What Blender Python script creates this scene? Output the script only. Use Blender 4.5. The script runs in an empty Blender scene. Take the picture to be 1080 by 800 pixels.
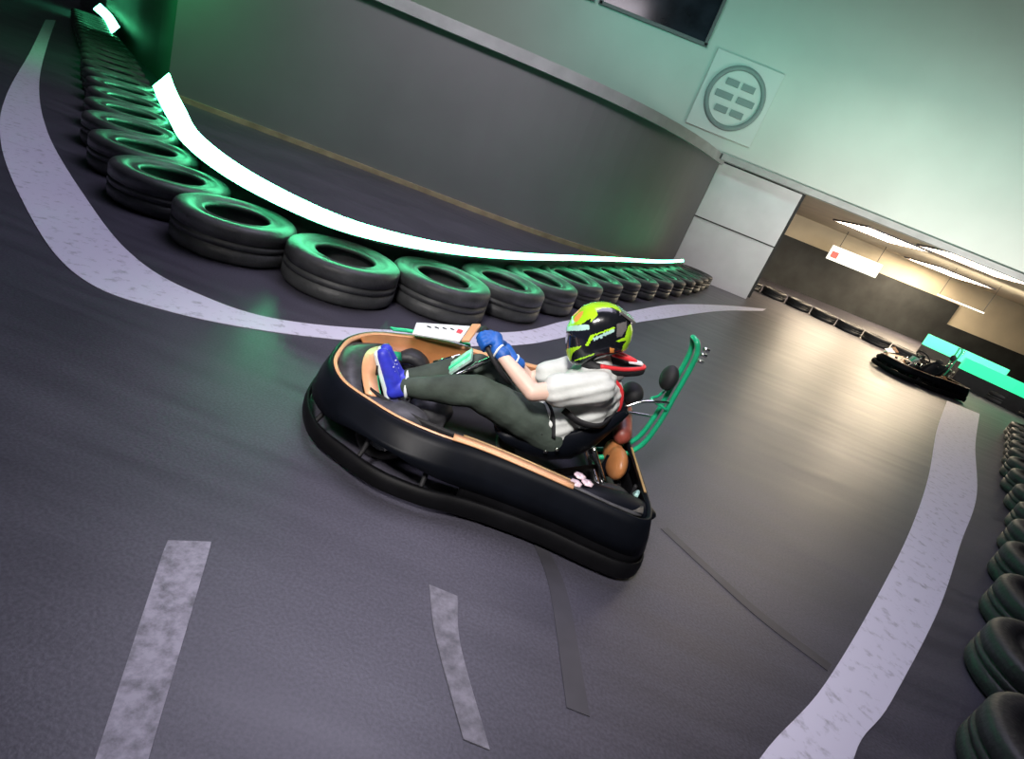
import bpy, bmesh, math, random
from mathutils import Vector, Matrix
random.seed(7)
sc = bpy.context.scene
col = sc.collection
R = math.radians

# ------------------------------------------------------------------ camera
ROLL, PITCH, CAM_H = R(22), R(21.5), 1.5
cam_d = bpy.data.cameras.new('camera'); cam_d.lens = 20.0; cam_d.sensor_width = 36.0
cam_d.clip_start = .02; cam_d.clip_end = 200
cam = bpy.data.objects.new('camera', cam_d); col.objects.link(cam)
fwd = Vector((0, math.cos(PITCH), -math.sin(PITCH)))
right0 = Vector((1, 0, 0)); up0 = right0.cross(fwd)
rt = right0*math.cos(ROLL) + up0*math.sin(ROLL)
up = up0*math.cos(ROLL) - right0*math.sin(ROLL)
cam.matrix_world = Matrix(((rt.x, up.x, -fwd.x, 0), (rt.y, up.y, -fwd.y, 0), (rt.z, up.z, -fwd.z, CAM_H), (0, 0, 0, 1)))
sc.camera = cam

# ------------------------------------------------------------------ world, exposure
sc.view_settings.view_transform = 'Standard'; sc.view_settings.look = 'None'
sc.view_settings.gamma = 1.0; sc.view_settings.exposure = 0.0; sc.view_settings.use_curve_mapping = False
w = bpy.data.worlds.new('world'); sc.world = w; w.use_nodes = True
w.node_tree.nodes['Background'].inputs[0].default_value = (.30, .34, .42, 1)
w.node_tree.nodes['Background'].inputs[1].default_value = .05

# ------------------------------------------------------------------ large lamps and added fill lights
def area(name, loc, target, size, power, color, size_y=None, spread=180):
    d = bpy.data.lights.new(name, 'AREA'); d.energy = power; d.color = color
    d.shape = 'RECTANGLE'; d.size = size; d.size_y = size_y or size; d.spread = R(spread)
    o = bpy.data.objects.new(name, d); col.objects.link(o); o.location = loc
    o.rotation_euler = (Vector(target) - Vector(loc)).to_track_quat('-Z', 'Y').to_euler()
    return o
area('track_lamp', (-1.0, 5.6, 7.4), (-.6, 2.2, 0), 5.0, 350, (.82, .77, 1.0), 3.5)
area('side_lamp', (-1.2, -1.6, 4.6), (0, 2.7, .5), .9, 36, (1.0, .95, .92), .9, 45)
area('wall_bounce_fill', (9.0, 11.0, 1.6), (8.5, 15, 3.0), 8.0, 185, (1.0, .96, .90), .5, 120)  # added fill, stands in for floor bounce on the upper wall; no fixture here
area('wall_lamp_teal', (4.0, 12.0, 4.4), (4.0, 15, 4.9), 12.0, 42, (.20, 1.0, .78), .5, 120)
area('infield_lamp', (-2.5, 7.5, 6.5), (-2.0, 11.3, 1.6), 4.0, 125, (1.0, .90, 1.0), 1.0, 130)
area('green_glow_fill', (-8.2, 9.0, 3.4), (-8.0, 11.5, 1.0), 1.2, 40, (.03, 1.0, .25), .4, 150)  # added green fill that strengthens the strip glow on the left wall
area('track_far_lamp', (6.0, 11.5, 6.8), (6.5, 9.0, 0), 3.0, 90, (1.0, .80, .66), 3.0)
area('far_ceiling_fill', (13.0, 20.5, 1.9), (13.0, 21.5, 3.0), 5.0, 80, (1.0, .90, .72), 2.0)  # added upward fill to brighten the far ceiling, which the panels barely reach

# ------------------------------------------------------------------ materials
def mat(name, color, rough=.5, metal=0., noise=0., nscale=8., bump=0., bscale=60., coat=0., color2=None, spec=.5, emit=None, estr=0.):
    m = bpy.data.materials.new(name); m.use_nodes = True
    nt = m.node_tree; b = nt.nodes['Principled BSDF']
    b.inputs['Roughness'].default_value = rough; b.inputs['Metallic'].default_value = metal
    b.inputs['Coat Weight'].default_value = coat; b.inputs['Coat Roughness'].default_value = .08
    b.inputs['Specular IOR Level'].default_value = spec
    tc = nt.nodes.new('ShaderNodeTexCoord')
    n = nt.nodes.new('ShaderNodeTexNoise'); n.inputs['Scale'].default_value = nscale; n.inputs['Detail'].default_value = 5
    nt.links.new(tc.outputs['Object'], n.inputs['Vector'])
    r = nt.nodes.new('ShaderNodeValToRGB')
    c = Vector(color)
    c2 = Vector(color2) if color2 else c*(1+noise)
    c1 = c if color2 else c*(1-noise)
    r.color_ramp.elements[0].color = (*c1, 1); r.color_ramp.elements[1].color = (*c2, 1)
    r.color_ramp.elements[0].position = .32; r.color_ramp.elements[1].position = .68
    nt.links.new(n.outputs['Fac'], r.inputs['Fac']); nt.links.new(r.outputs['Color'], b.inputs['Base Color'])
    if bump:
        n2 = nt.nodes.new('ShaderNodeTexNoise'); n2.inputs['Scale'].default_value = bscale; n2.inputs['Detail'].default_value = 4
        nt.links.new(tc.outputs['Object'], n2.inputs['Vector'])
        bp = nt.nodes.new('ShaderNodeBump'); bp.inputs['Strength'].default_value = bump; bp.inputs['Distance'].default_value = .01
        nt.links.new(n2.outputs['Fac'], bp.inputs['Height']); nt.links.new(bp.outputs['Normal'], b.inputs['Normal'])
    if emit:
        b.inputs['Emission Color'].default_value = (*emit, 1); b.inputs['Emission Strength'].default_value = estr
    return m

M = {}
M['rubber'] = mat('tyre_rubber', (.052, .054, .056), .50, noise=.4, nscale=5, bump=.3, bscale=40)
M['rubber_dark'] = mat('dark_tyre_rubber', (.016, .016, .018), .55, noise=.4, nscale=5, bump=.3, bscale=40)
M['plastic'] = mat('black_plastic', (.004, .004, .005), .55, noise=.3, bump=.05, spec=.15)
M['gloss'] = mat('gloss_black', (.004, .005, .008), .42, noise=.2, spec=.10)
M['helm_black'] = mat('helmet_black_paint', (.008, .009, .012), .2, noise=.2, coat=.6)
M['matte'] = mat('matte_black', (.010, .010, .012), .7, noise=.3)
M['grey_fairing'] = mat('charcoal_fairing', (.05, .05, .055), .45, noise=.3, nscale=30)
M['peach'] = mat('peach_orange_trim', (.80, .42, .22), .35, noise=.15, nscale=5)
M['orange'] = mat('orange_plastic', (.42, .17, .06), .4, noise=.25, nscale=6)
M['brown'] = mat('rust_brown', (.22, .05, .035), .45, noise=.4, nscale=14)
M['gold'] = mat('gold_line', (.40, .25, .10), .4, noise=.2)
M['green'] = mat('green_tube', (.01, .38, .18), .3, noise=.15, coat=.4)
M['trim_green'] = mat('green_trim', (.02, .50, .24), .35, noise=.15)  # brighter green of the kart trim edges and panel stripe
M['white'] = mat('white_sticker', (.80, .84, .84), .35, noise=.05)
M['shield'] = mat('grey_green_shield', (.30, .42, .38), .35, noise=.5, nscale=40)
M['ink'] = mat('sticker_ink', (.02, .03, .03), .5)
M['red'] = mat('red_trim', (.75, .04, .05), .4, noise=.15)
M['pinkish'] = mat('pale_pink_sticker', (.80, .62, .68), .3, noise=.05)
M['steel'] = mat('steel', (.55, .55, .57), .25, 1.0, noise=.1)
M['dark_steel'] = mat('dark_steel', (.12, .12, .13), .35, 1.0, noise=.2)
M['chrome'] = mat('polished_metal', (.85, .85, .82), .12, 1.0)
M['skin'] = mat('skin', (.72, .49, .40), .5, noise=.05, nscale=12)
M['shirt'] = mat('grey_shirt_cloth', (.60, .62, .60), .85, noise=.08, nscale=9, bump=.5, bscale=14)
M['trousers'] = mat('olive_trouser_cloth', (.050, .068, .055), .85, noise=.35, nscale=7, bump=.5, bscale=18)
M['blue'] = mat('blue_glove_cloth', (.01, .10, .42), .55, noise=.25, nscale=20, bump=.2)
M['shoe'] = mat('blue_shoe_cloth', (.035, .045, .58), .5, noise=.2, nscale=20)
M['lime'] = mat('lime_paint', (.42, .80, .02), .22, noise=.15, nscale=9, coat=.6)
M['helm_grey'] = mat('helmet_grey_paint', (.13, .12, .12), .25, noise=.3, nscale=12, coat=.5)
M['visor'] = mat('dark_visor', (.010, .012, .020), .06, coat=.9)
M['pale_teal'] = mat('pale_teal_paint', (.45, .72, .66), .3)
M['orange_paint'] = mat('helmet_orange', (.85, .33, .08), .3)
M['led'] = mat('led_diffuser', (.8, 1, .9), .4, emit=(.10, 1.0, .42), estr=27)
M['led_far'] = mat('led_far_diffuser', (.1, .6, .4), .4, emit=(.0, .85, .32), estr=1.0)
M['panel_light'] = mat('warm_light_panel', (.9, .88, .8), .4, emit=(1.0, .80, .56), estr=32)
M['sign_light'] = mat('backlit_sign', (.9, .9, .85), .4, emit=(.92, .95, .85), estr=1.1)
M['sign_red'] = mat('backlit_sign_red', (.9, .1, .1), .4, emit=(.9, .12, .08), estr=.8)
M['wall_grey'] = mat('grey_partition_paint', (.178, .176, .18), .62, noise=.06, nscale=.8)
M['wall_white'] = mat('white_wall_paint', (.62, .66, .62), .7, noise=.05, nscale=.6)
M['column_white'] = mat('white_column_paint', (.70, .70, .72), .6, noise=.05, nscale=2)
M['ledge'] = mat('pale_ledge', (.42, .42, .42), .5, noise=.12, nscale=3)
M['wall_dark'] = mat('dark_wall_paint', (.02, .022, .022), .7, noise=.4, nscale=1.5)
M['wall_tan'] = mat('tan_wall_paint', (.62, .54, .40), .7, noise=.08, nscale=1)
M['skirt'] = mat('tan_skirting', (.36, .27, .17), .6, noise=.3, nscale=3)
M['window_dark'] = mat('dark_window_glass', (.02, .02, .03), .15, noise=.5, nscale=2)
M['frame'] = mat('window_frame_paint', (.16, .15, .16), .5)
M['sign_white'] = mat('sign_paint', (.70, .72, .70), .6)
M['sign_grey'] = mat('sign_emblem_paint', (.26, .31, .31), .6)
M['ceil'] = mat('ceiling_dark', (.05, .07, .06), .8)

def floor_mat():
    m = bpy.data.materials.new('asphalt'); m.use_nodes = True; nt = m.node_tree; b = nt.nodes['Principled BSDF']
    tc = nt.nodes.new('ShaderNodeTexCoord')
    def noise(scale, detail=6, sx=1, sy=1, rot=0):
        mp = nt.nodes.new('ShaderNodeMapping'); mp.inputs['Scale'].default_value = (sx, sy, 1); mp.inputs['Rotation'].default_value = (0, 0, rot)
        n = nt.nodes.new('ShaderNodeTexNoise'); n.inputs['Scale'].default_value = scale; n.inputs['Detail'].default_value = detail
        nt.links.new(tc.outputs['Object'], mp.inputs['Vector']); nt.links.new(mp.outputs['Vector'], n.inputs['Vector']); return n
    a = noise(.9, 4); f = noise(90, 3); s = noise(2.2, 7, .35, 3.0, R(-12))
    def ramp(n, p0, c0, p1, c1):
        r = nt.nodes.new('ShaderNodeValToRGB'); r.color_ramp.elements[0].position = p0; r.color_ramp.elements[1].position = p1
        r.color_ramp.elements[0].color = (*c0, 1); r.color_ramp.elements[1].color = (*c1, 1); nt.links.new(n.outputs['Fac'], r.inputs['Fac']); return r
    def mix(mode, fac, x, y):
        k = nt.nodes.new('ShaderNodeMix'); k.data_type = 'RGBA'; k.blend_type = mode; k.inputs[0].default_value = fac
        nt.links.new(x, k.inputs[6]); nt.links.new(y, k.inputs[7]); return k.outputs[2]
    r1 = ramp(a, .3, (.054, .052, .070), .7, (.080, .076, .100))
    r2 = ramp(f, .35, (.8, .8, .8), .65, (1.2, 1.2, 1.2)); r3 = ramp(s, .35, (.80, .80, .80), .6, (1.06, 1.06, 1.06))
    c = mix('MULTIPLY', 1, r1.outputs[0], r2.outputs[0]); c = mix('MULTIPLY', .8, c, r3.outputs[0])
    nt.links.new(c, b.inputs['Base Color'])
    rr = ramp(s, .3, (.34, .34, .34), .7, (.44, .44, .44)); nt.links.new(rr.outputs[0], b.inputs['Roughness'])
    bp = nt.nodes.new('ShaderNodeBump'); bp.inputs['Strength'].default_value = .15; bp.inputs['Distance'].default_value = .004
    nt.links.new(f.outputs['Fac'], bp.inputs['Height']); nt.links.new(bp.outputs['Normal'], b.inputs['Normal'])
    return m
M['asphalt'] = floor_mat()

def paint_mat(name, wear, color=(.62, .60, .68), scale=3.0):
    # worn road paint: asphalt shows through where the paint has gone
    m = bpy.data.materials.new(name); m.use_nodes = True; nt = m.node_tree; b = nt.nodes['Principled BSDF']
    tc = nt.nodes.new('ShaderNodeTexCoord'); n = nt.nodes.new('ShaderNodeTexNoise'); n.inputs['Scale'].default_value = scale; n.inputs['Detail'].default_value = 9; n.inputs['Roughness'].default_value = .65
    nt.links.new(tc.outputs['Object'], n.inputs['Vector'])
    r = nt.nodes.new('ShaderNodeValToRGB'); r.color_ramp.elements[0].position = wear-.16; r.color_ramp.elements[1].position = wear+.16
    r.color_ramp.elements[0].color = (.09, .088, .105, 1); r.color_ramp.elements[1].color = (*color, 1)
    nt.links.new(n.outputs['Fac'], r.inputs['Fac']); nt.links.new(r.outputs[0], b.inputs['Base Color'])
    b.inputs['Roughness'].default_value = .5
    return m
M['paint'] = paint_mat('white_road_paint', .30, (.72, .70, .84), 14)
M['paint_worn'] = paint_mat('worn_road_paint', .44, (.34, .32, .40), 22)
M['paint_old'] = paint_mat('old_road_paint', .50, (.26, .25, .30), 18)
M['skid'] = mat('rubber_skid_mark', (.052, .050, .060), .45, noise=.25, nscale=4)

# ------------------------------------------------------------------ mesh helpers
def link(name, me, m=None, parent=None, smooth=True):
    o = bpy.data.objects.new(name, me); col.objects.link(o)
    if m is not None:
        me.materials.clear() if len(me.materials) else None
        me.materials.append(M[m] if isinstance(m, str) else m)
    if smooth:
        for p in me.polygons: p.use_smooth = True
    if parent: o.parent = parent
    return o
def finish(name, bm, m, parent=None, smooth=True, bevel=0):
    bmesh.ops.recalc_face_normals(bm, faces=bm.faces)
    me = bpy.data.meshes.new(name); bm.to_mesh(me); bm.free()
    o = link(name, me, m, parent, smooth)
    if bevel:
        md = o.modifiers.new('bevel', 'BEVEL'); md.width = bevel; md.segments = 2; md.limit_method = 'ANGLE'
    return o
def tag(o, label=None, cat=None, group=None, kind=None):
    if label: o['label'] = label
    if cat: o['category'] = cat
    if group: o['group'] = group
    if kind: o['kind'] = kind
    return o
def empty(name, loc=(0, 0, 0), rz=0):
    o = bpy.data.objects.new(name, None); col.objects.link(o); o.location = loc; o.rotation_euler = (0, 0, rz); o.empty_display_size = .1
    return o
def add_box(bm, c, s, rot=None):
    mtx = Matrix.Translation(c) @ (rot.to_4x4() if rot else Matrix.Identity(4)) @ Matrix.Diagonal((*s, 1))
    bmesh.ops.create_cube(bm, size=1, matrix=mtx)
def box(name, c, s, m, parent=None, bevel=.004, rot=None):
    bm = bmesh.new(); add_box(bm, c, s, rot); return finish(name, bm, m, parent, False, bevel)
def add_capsule(bm, p0, p1, r0, r1, seg=16):
    p0, p1 = Vector(p0), Vector(p1); d = p1-p0; L = d.length
    q = d.to_track_quat('Z', 'Y').to_matrix().to_4x4() if L > 1e-6 else Matrix.Identity(4)
    rings = []
    for a in (-80, -60, -40, -20, 0): rings.append((r0*math.cos(R(a)), r0*math.sin(R(a))))
    for a in (0, 20, 40, 60, 80): rings.append((r1*math.cos(R(a)), L+r1*math.sin(R(a))))
    mt = Matrix.Translation(p0) @ q
    vs = []
    for rr, z in rings:
        vs.append([bm.verts.new(mt @ Vector((rr*math.cos(2*math.pi*i/seg), rr*math.sin(2*math.pi*i/seg), z))) for i in range(seg)])
    for a, b in zip(vs, vs[1:]):
        for i in range(seg): bm.faces.new((a[i], a[(i+1) % seg], b[(i+1) % seg], b[i]))
    bm.faces.new(vs[0][::-1]); bm.faces.new(vs[-1])
def add_ell(bm, c, r, rot=(0, 0, 0)):
    from mathutils import Euler
    bmesh.ops.create_uvsphere(bm, u_segments=24, v_segments=16, radius=1, matrix=Matrix.Translation(c) @ Euler([R(a) for a in rot]).to_matrix().to_4x4() @ Matrix.Diagonal((*r, 1)))
def blob(name, prims, m, parent=None, voxel=.009, smooth=6):
    bm = bmesh.new()
    for p in prims:
        if p[0] == 'c': add_capsule(bm, *p[1:])
        elif p[0] == 'b': add_box(bm, p[1], p[2])
        else: add_ell(bm, *p[1:])
    bmesh.ops.recalc_face_normals(bm, faces=bm.faces)
    me = bpy.data.meshes.new('tmp'); bm.to_mesh(me); bm.free()
    o = bpy.data.objects.new('tmp', me); col.objects.link(o)
    md = o.modifiers.new('r', 'REMESH'); md.mode = 'VOXEL'; md.voxel_size = voxel
    if smooth:
        ms = o.modifiers.new('s', 'SMOOTH'); ms.factor = .5; ms.iterations = smooth
    dg = bpy.context.evaluated_depsgraph_get()
    me2 = bpy.data.meshes.new_from_object(o.evaluated_get(dg)); me2.name = name
    bpy.data.objects.remove(o)
    return link(name, me2, m, parent)
def catmull(pts, n=8, closed=False):
    P = [Vector(p) for p in pts]; out = []
    N = len(P); rng = range(N) if closed else range(N-1)
    for i in rng:
        p0 = P[(i-1) % N] if closed or i > 0 else P[0]*2-P[1]
        p1 = P[i]; p2 = P[(i+1) % N]; p3 = P[(i+2) % N] if closed or i+2 < N else P[-1]*2-P[-2]
        for k in range(n):
            t = k/n
            out.append(.5*((2*p1)+(p2-p0)*t+(2*p0-5*p1+4*p2-p3)*t*t+(-p0+3*p1-3*p2+p3)*t**3))
    if not closed: out.append(P[-1].copy())
    return out
def add_tube(bm, pts, r, seg=10, closed=False, smooth=True, n=8):
    P = catmull(pts, n, closed) if smooth else [Vector(p) for p in pts]
    N = len(P); vs = []; up_ = None
    for i, p in enumerate(P):
        t = (P[(i+1) % N]-P[i-1]) if closed else (P[min(i+1, N-1)]-P[max(i-1, 0)])
        t.normalize()
        if up_ is None:
            up_ = Vector((0, 0, 1)) if abs(t.z) < .9 else Vector((1, 0, 0))
        x = up_.cross(t); x.normalize(); up_ = t.cross(x); up_.normalize()
        rr = r[min(i*len(r)//N, len(r)-1)] if isinstance(r, (list, tuple)) else r
        vs.append([bm.verts.new(p+x*rr*math.cos(2*math.pi*k/seg)+up_*rr*math.sin(2*math.pi*k/seg)) for k in range(seg)])
    pr = list(zip(vs, vs[1:])) + ([(vs[-1], vs[0])] if closed else [])
    for a, b in pr:
        for i in range(seg): bm.faces.new((a[i], a[(i+1) % seg], b[(i+1) % seg], b[i]))
    if not closed: bm.faces.new(vs[0][::-1]); bm.faces.new(vs[-1])
def tube(name, pts, r, m, parent=None, closed=False, seg=10, smooth=True, n=8):
    bm = bmesh.new(); add_tube(bm, pts, r, seg, closed, smooth, n); return finish(name, bm, m, parent)
def add_lathe(bm, prof, mtx=Matrix.Identity(4), seg=40, closed=True):
    vs = []
    for r, z in prof:
        vs.append([bm.verts.new(mtx @ Vector((r*math.cos(2*math.pi*i/seg), r*math.sin(2*math.pi*i/seg), z))) for i in range(seg)])
    pr = list(zip(vs, vs[1:])) + ([(vs[-1], vs[0])] if closed else [])
    for a, b in pr:
        for i in range(seg): bm.faces.new((a[i], a[(i+1) % seg], b[(i+1) % seg], b[i]))
    if not closed: bm.faces.new(vs[0][::-1]); bm.faces.new(vs[-1])
def lathe(name, prof, m, parent=None, mtx=Matrix.Identity(4), seg=40, closed=True):
    bm = bmesh.new(); add_lathe(bm, prof, mtx, seg, closed); return finish(name, bm, m, parent)
def ribbon_solid(name, left, right, z0, z1, m, parent=None, smooth=False):
    # slab between two plan outlines
    bm = bmesh.new(); rows = []
    for a, b in zip(left, right):
        rows.append([bm.verts.new((a[0], a[1], z0)), bm.verts.new((b[0], b[1], z0)), bm.verts.new((b[0], b[1], z1)), bm.verts.new((a[0], a[1], z1))])
    for a, b in zip(rows, rows[1:]):
        for i in range(4): bm.faces.new((a[i], a[(i+1) % 4], b[(i+1) % 4], b[i]))
    bm.faces.new(rows[0][::-1]); bm.faces.new(rows[-1])
    return finish(name, bm, m, parent, smooth)
def ring_loft(name, secs, m, parent=None, closed_ring=True):
    # secs: list of cross-sections (each a list of points, closed)
    bm = bmesh.new(); vs = [[bm.verts.new(p) for p in s] for s in secs]; n = len(vs[0])
    pr = list(zip(vs, vs[1:])) + ([(vs[-1], vs[0])] if closed_ring else [])
    for a, b in pr:
        for i in range(n): bm.faces.new((a[i], a[(i+1) % n], b[(i+1) % n], b[i]))
    if not closed_ring: bm.faces.new(vs[0][::-1]); bm.faces.new(vs[-1])
    return finish(name, bm, m, parent)
def plate(name, pts, th, m, parent=None, bevel=.002):
    # flat polygon given by 3D points, thickened along its normal
    P = [Vector(p) for p in pts]; n = (P[1]-P[0]).cross(P[2]-P[0]).normalized()
    bm = bmesh.new(); a = [bm.verts.new(p-n*th/2) for p in P]; b = [bm.verts.new(p+n*th/2) for p in P]
    bm.faces.new(a[::-1]); bm.faces.new(b); k = len(P)
    for i in range(k): bm.faces.new((a[i], a[(i+1) % k], b[(i+1) % k], b[i]))
    return finish(name, bm, m, parent, False, bevel)

# ------------------------------------------------------------------ the hall
box('floor', (3, 14, -.05), (64, 44, .1), 'asphalt', bevel=0)['kind'] = 'structure'
floor = bpy.data.objects['floor']
def quad_wall(name, p0, p1, z0, z1, th, m):
    p0, p1 = Vector((*p0, 0)), Vector((*p1, 0)); d = p1-p0; n = Vector((-d.y, d.x, 0)).normalized()
    bm = bmesh.new()
    A = [p0, p1, p1+n*th, p0+n*th]
    lo = [bm.verts.new((a.x, a.y, z0)) for a in A]; hi = [bm.verts.new((a.x, a.y, z1)) for a in A]
    bm.faces.new(lo[::-1]); bm.faces.new(hi)
    for i in range(4): bm.faces.new((lo[i], lo[(i+1) % 4], hi[(i+1) % 4], hi[i]))
    o = finish(name, bm, m, None, False); o['kind'] = 'structure'; return o
def poly_wall(name, pts, z0, z1, th, m, off=0.):
    P = [Vector((*p, 0)) for p in pts]; fr, bk = [], []
    for i, p in enumerate(P):
        t = (P[min(i+1, len(P)-1)]-P[max(i-1, 0)]).normalized(); n = Vector((-t.y, t.x, 0))
        fr.append(p-n*off); bk.append(p+n*th)
    o = ribbon_solid(name, fr, bk, z0, z1, m); o['kind'] = 'structure'; return o
wall_path = [(-24, 26.5), (-16.6, 19.6), (-12.6, 15.4), (-9.45, 12.4), (-7.6, 10.3), (-4, 11.0), (-1.4, 11.4), (.3, 12.1), (1.6, 13.4), (2.7, 15.3)]
wall_path = wall_path[:4] + [(p.x, p.y) for p in catmull([(x, y, 0) for x, y in wall_path[4:]], 6)]
poly_wall('wall_left', wall_path, 0, 2.74, .2, 'wall_grey')
poly_wall('trim_1', wall_path, 2.70, 2.90, .22, 'ledge', off=.10)
poly_wall('trim_2', wall_path[4:], 0, .09, .05, 'skirt', off=.05)
box('wall_column', (3.78, 15.75, 1.38), (2.15, .9, 2.76), 'column_white', bevel=.01)['kind'] = 'structure'
box('trim_3', (3.78, 15.28, 1.42), (2.16, .03, .03), 'wall_dark', bevel=0)['kind'] = 'structure'
bm = bmesh.new(); add_box(bm, (7.2, 15.2, 5.8), (30, .5, 6.0)); o = finish('wall_upper', bm, 'wall_white', None, False); o['kind'] = 'structure'
box('trim_4', (12.1, 14.88, 2.84), (19, .16, .14), 'ledge')['kind'] = 'structure'
box('ceiling', (3, 14, 9.0), (64, 44, .2), 'ceil', bevel=0)['kind'] = 'structure'
# hall behind the opening
box('wall_back', (16, 27, 2.0), (24, .3, 2.1), 'wall_tan', bevel=0)['kind'] = 'structure'
box('wall_back_lower', (22.4, 26.9, .55), (11.2, .4, 1.1), 'wall_dark', bevel=0)['kind'] = 'structure'
box('wall_back_lower', (10.4, 26.9, 1.0), (12.8, .4, 2.0), 'wall_dark', bevel=0)['kind'] = 'structure'
box('ceiling_far', (16, 21.4, 3.0), (24, 12, .14), 'wall_tan', bevel=0)['kind'] = 'structure'
box('wall_far_left', (5.0, 21.5, 1.45), (.3, 11, 2.9), 'wall_dark', bevel=0)['kind'] = 'structure'
# windows of the upper wall
for i, (x0, x1) in enumerate([(-3.2, -1.5), (-1.3, 1.2)]):
    wo = box('window_%d' % (i+1), ((x0+x1)/2, 14.93, 5.35), (x1-x0, .06, 1.1), 'window_dark'); wo['kind'] = 'structure'
    bm = bmesh.new()
    for z in (4.78, 5.92): add_box(bm, ((x0+x1)/2, 14.9, z), (x1-x0+.1, .1, .07))
    for x in (x0, x1): add_box(bm, (x, 14.9, 5.35), (.07, .1, 1.2))
    finish('window_frame', bm, 'frame', wo, False, .005)

# ------------------------------------------------------------------ painted lines on the floor (parts of the floor)
def line(name, inner, outer, m, z=.004):
    a = catmull([(x, y, 0) for x, y in inner], 8); b = catmull([(x, y, 0) for x, y in outer], 8)
    o = ribbon_solid(name, a, b, .0005, z, m, floor); return o
line('painted_line', [(-14, 14.5), (-9.3, 9.4), (-6.2, 6.0), (-4.63, 4.44), (-3.27, 3.33), (-2.45, 2.80), (-1.95, 2.80), (-1.38, 3.1), (-.75, 3.7), (-.07, 4.58), (.36, 5.45), (1.05, 6.96), (1.71, 8.29), (3.27, 11.34), (5.0, 14.2)],
     [(-14.4, 15.2), (-9.9, 10.3), (-7.0, 7.2), (-5.0, 5.25), (-3.36, 3.9), (-2.50, 3.30), (-1.95, 3.16), (-1.47, 3.28), (-.85, 3.92), (-.12, 4.94), (.33, 6.06), (1.05, 7.6), (2.1, 9.9), (3.6, 12.4), (5.3, 14.9)], 'paint')['label'] = 'curving white line along the foot of the green-lit tyre barrier'
line('painted_line', [(.9, .95), (1.24, 1.45), (1.68, 1.95), (2.43, 2.94), (3.3, 4.15), (4.37, 5.74), (6.0, 8.3), (8.2, 11.6)],
     [(1.25, .9), (1.65, 1.61), (2.0, 2.0), (2.82, 2.99), (3.7, 4.15), (4.91, 5.75), (6.6, 8.3), (8.9, 11.6)], 'paint')['label'] = 'broad white line beside the dark right-hand tyre barrier'
line('painted_line', [(-.83, 1.37), (-.78, 1.26), (-.54, .76), (-.45, .57)], [(-.72, 1.43), (-.67, 1.32), (-.44, .79), (-.35, .58)], 'paint_worn')['label'] = 'short worn white stripe'
line('painted_line', [(.0, 1.62), (.08, 1.42), (.25, 1.12)], [(.11, 1.62), (.17, 1.42), (.33, 1.12)], 'paint_old')['label'] = 'faded old white stripe'
line('skid_mark', [(1.02, 2.62), (1.22, 2.42), (1.45, 2.2), (1.72, 2.03)], [(1.06, 2.66), (1.26, 2.46), (1.49, 2.25), (1.76, 2.08)], 'skid', .003)
line('skid_mark', [(.35, 2.1), (.45, 1.85), (.55, 1.35)], [(.42, 2.1), (.53, 1.85), (.63, 1.35)], 'skid', .003)

# ------------------------------------------------------------------ tyre barriers
def tyre_mesh(ro, ri, h, seg=48, m='rubber'):
    bm = bmesh.new(); e = .35*h
    prof = []
    for a in range(0, 91, 18): prof.append((ro-e*.5+e*.5*math.cos(R(a)), h/2-e*.45+e*.45*math.sin(R(a))))
    prof += [(ro-.10*(ro-ri)-e*.5, h/2+.002), (ro-.55*(ro-ri), h/2-.004), (ro-.58*(ro-ri), h/2-.016), (ro-.8*(ro-ri), h/2-.022), (ri+.02, h/2-.012), (ri+.005, h/2-.02), (ri, h/2-.04), (ri+.02, h/2-.055), (ri+.09*(ro/.43), h/2-.075)]
    full = prof + [(r, -z) for r, z in prof[::-1]]
    # shallow tread grooves on the outer wall
    full += [(ro, -h*.30), (ro, -h*.12), (ro-.012, -h*.11), (ro-.012, -h*.07), (ro, -h*.06), (ro, h*.06), (ro-.012, h*.07), (ro-.012, h*.11), (ro, h*.12), (ro, h*.30)]
    add_lathe(bm, full, Matrix.Translation((0, 0, h/2+.002)), seg)
    bmesh.ops.recalc_face_normals(bm, faces=bm.faces)
    me = bpy.data.meshes.new('tyre'); bm.to_mesh(me); bm.free(); me.materials.append(M[m])
    for p in me.polygons: p.use_smooth = True
    return me
def resample(pts, step):
    P = catmull([(x, y, 0) for x, y in pts], 24); out = [P[0]]; acc = 0
    for a, b in zip(P, P[1:]):
        d = (b-a).length
        while acc+d >= step:
            t = (step-acc)/d; a = a.lerp(b, t); out.append(a.copy()); d = (b-a).length; acc = 0
        acc += d
    return out
NUM = ['first', 'second', 'third', 'fourth', 'fifth', 'sixth', 'seventh', 'eighth', 'ninth', 'tenth', 'eleventh', 'twelfth', 'thirteenth', 'fourteenth', 'fifteenth', 'sixteenth', 'seventeenth', 'eighteenth', 'nineteenth', 'twentieth', 'twenty-first', 'twenty-second', 'twenty-third', 'twenty-fourth', 'twenty-fifth', 'twenty-sixth', 'twenty-seventh', 'twenty-eighth', 'twenty-ninth', 'thirtieth', 'thirty-first', 'thirty-second', 'thirty-third', 'thirty-fourth', 'thirty-fifth', 'thirty-sixth', 'thirty-seventh', 'thirty-eighth', 'thirty-ninth', 'fortieth']
TY = tyre_mesh(.432, .225, .29)
barrier_path = [(3.15, 14.3), (2.45, 12.3), (1.55, 10.2), (.75, 8.5), (.05, 6.7), (-.50, 5.35), (-1.0, 4.60), (-1.62, 4.20), (-2.50, 4.18), (-3.32, 4.60), (-4.5, 5.70), (-5.7, 7.1), (-7.5, 9.0), (-9.5, 11.2), (-12.3, 14.1), (-16, 18)]
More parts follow.
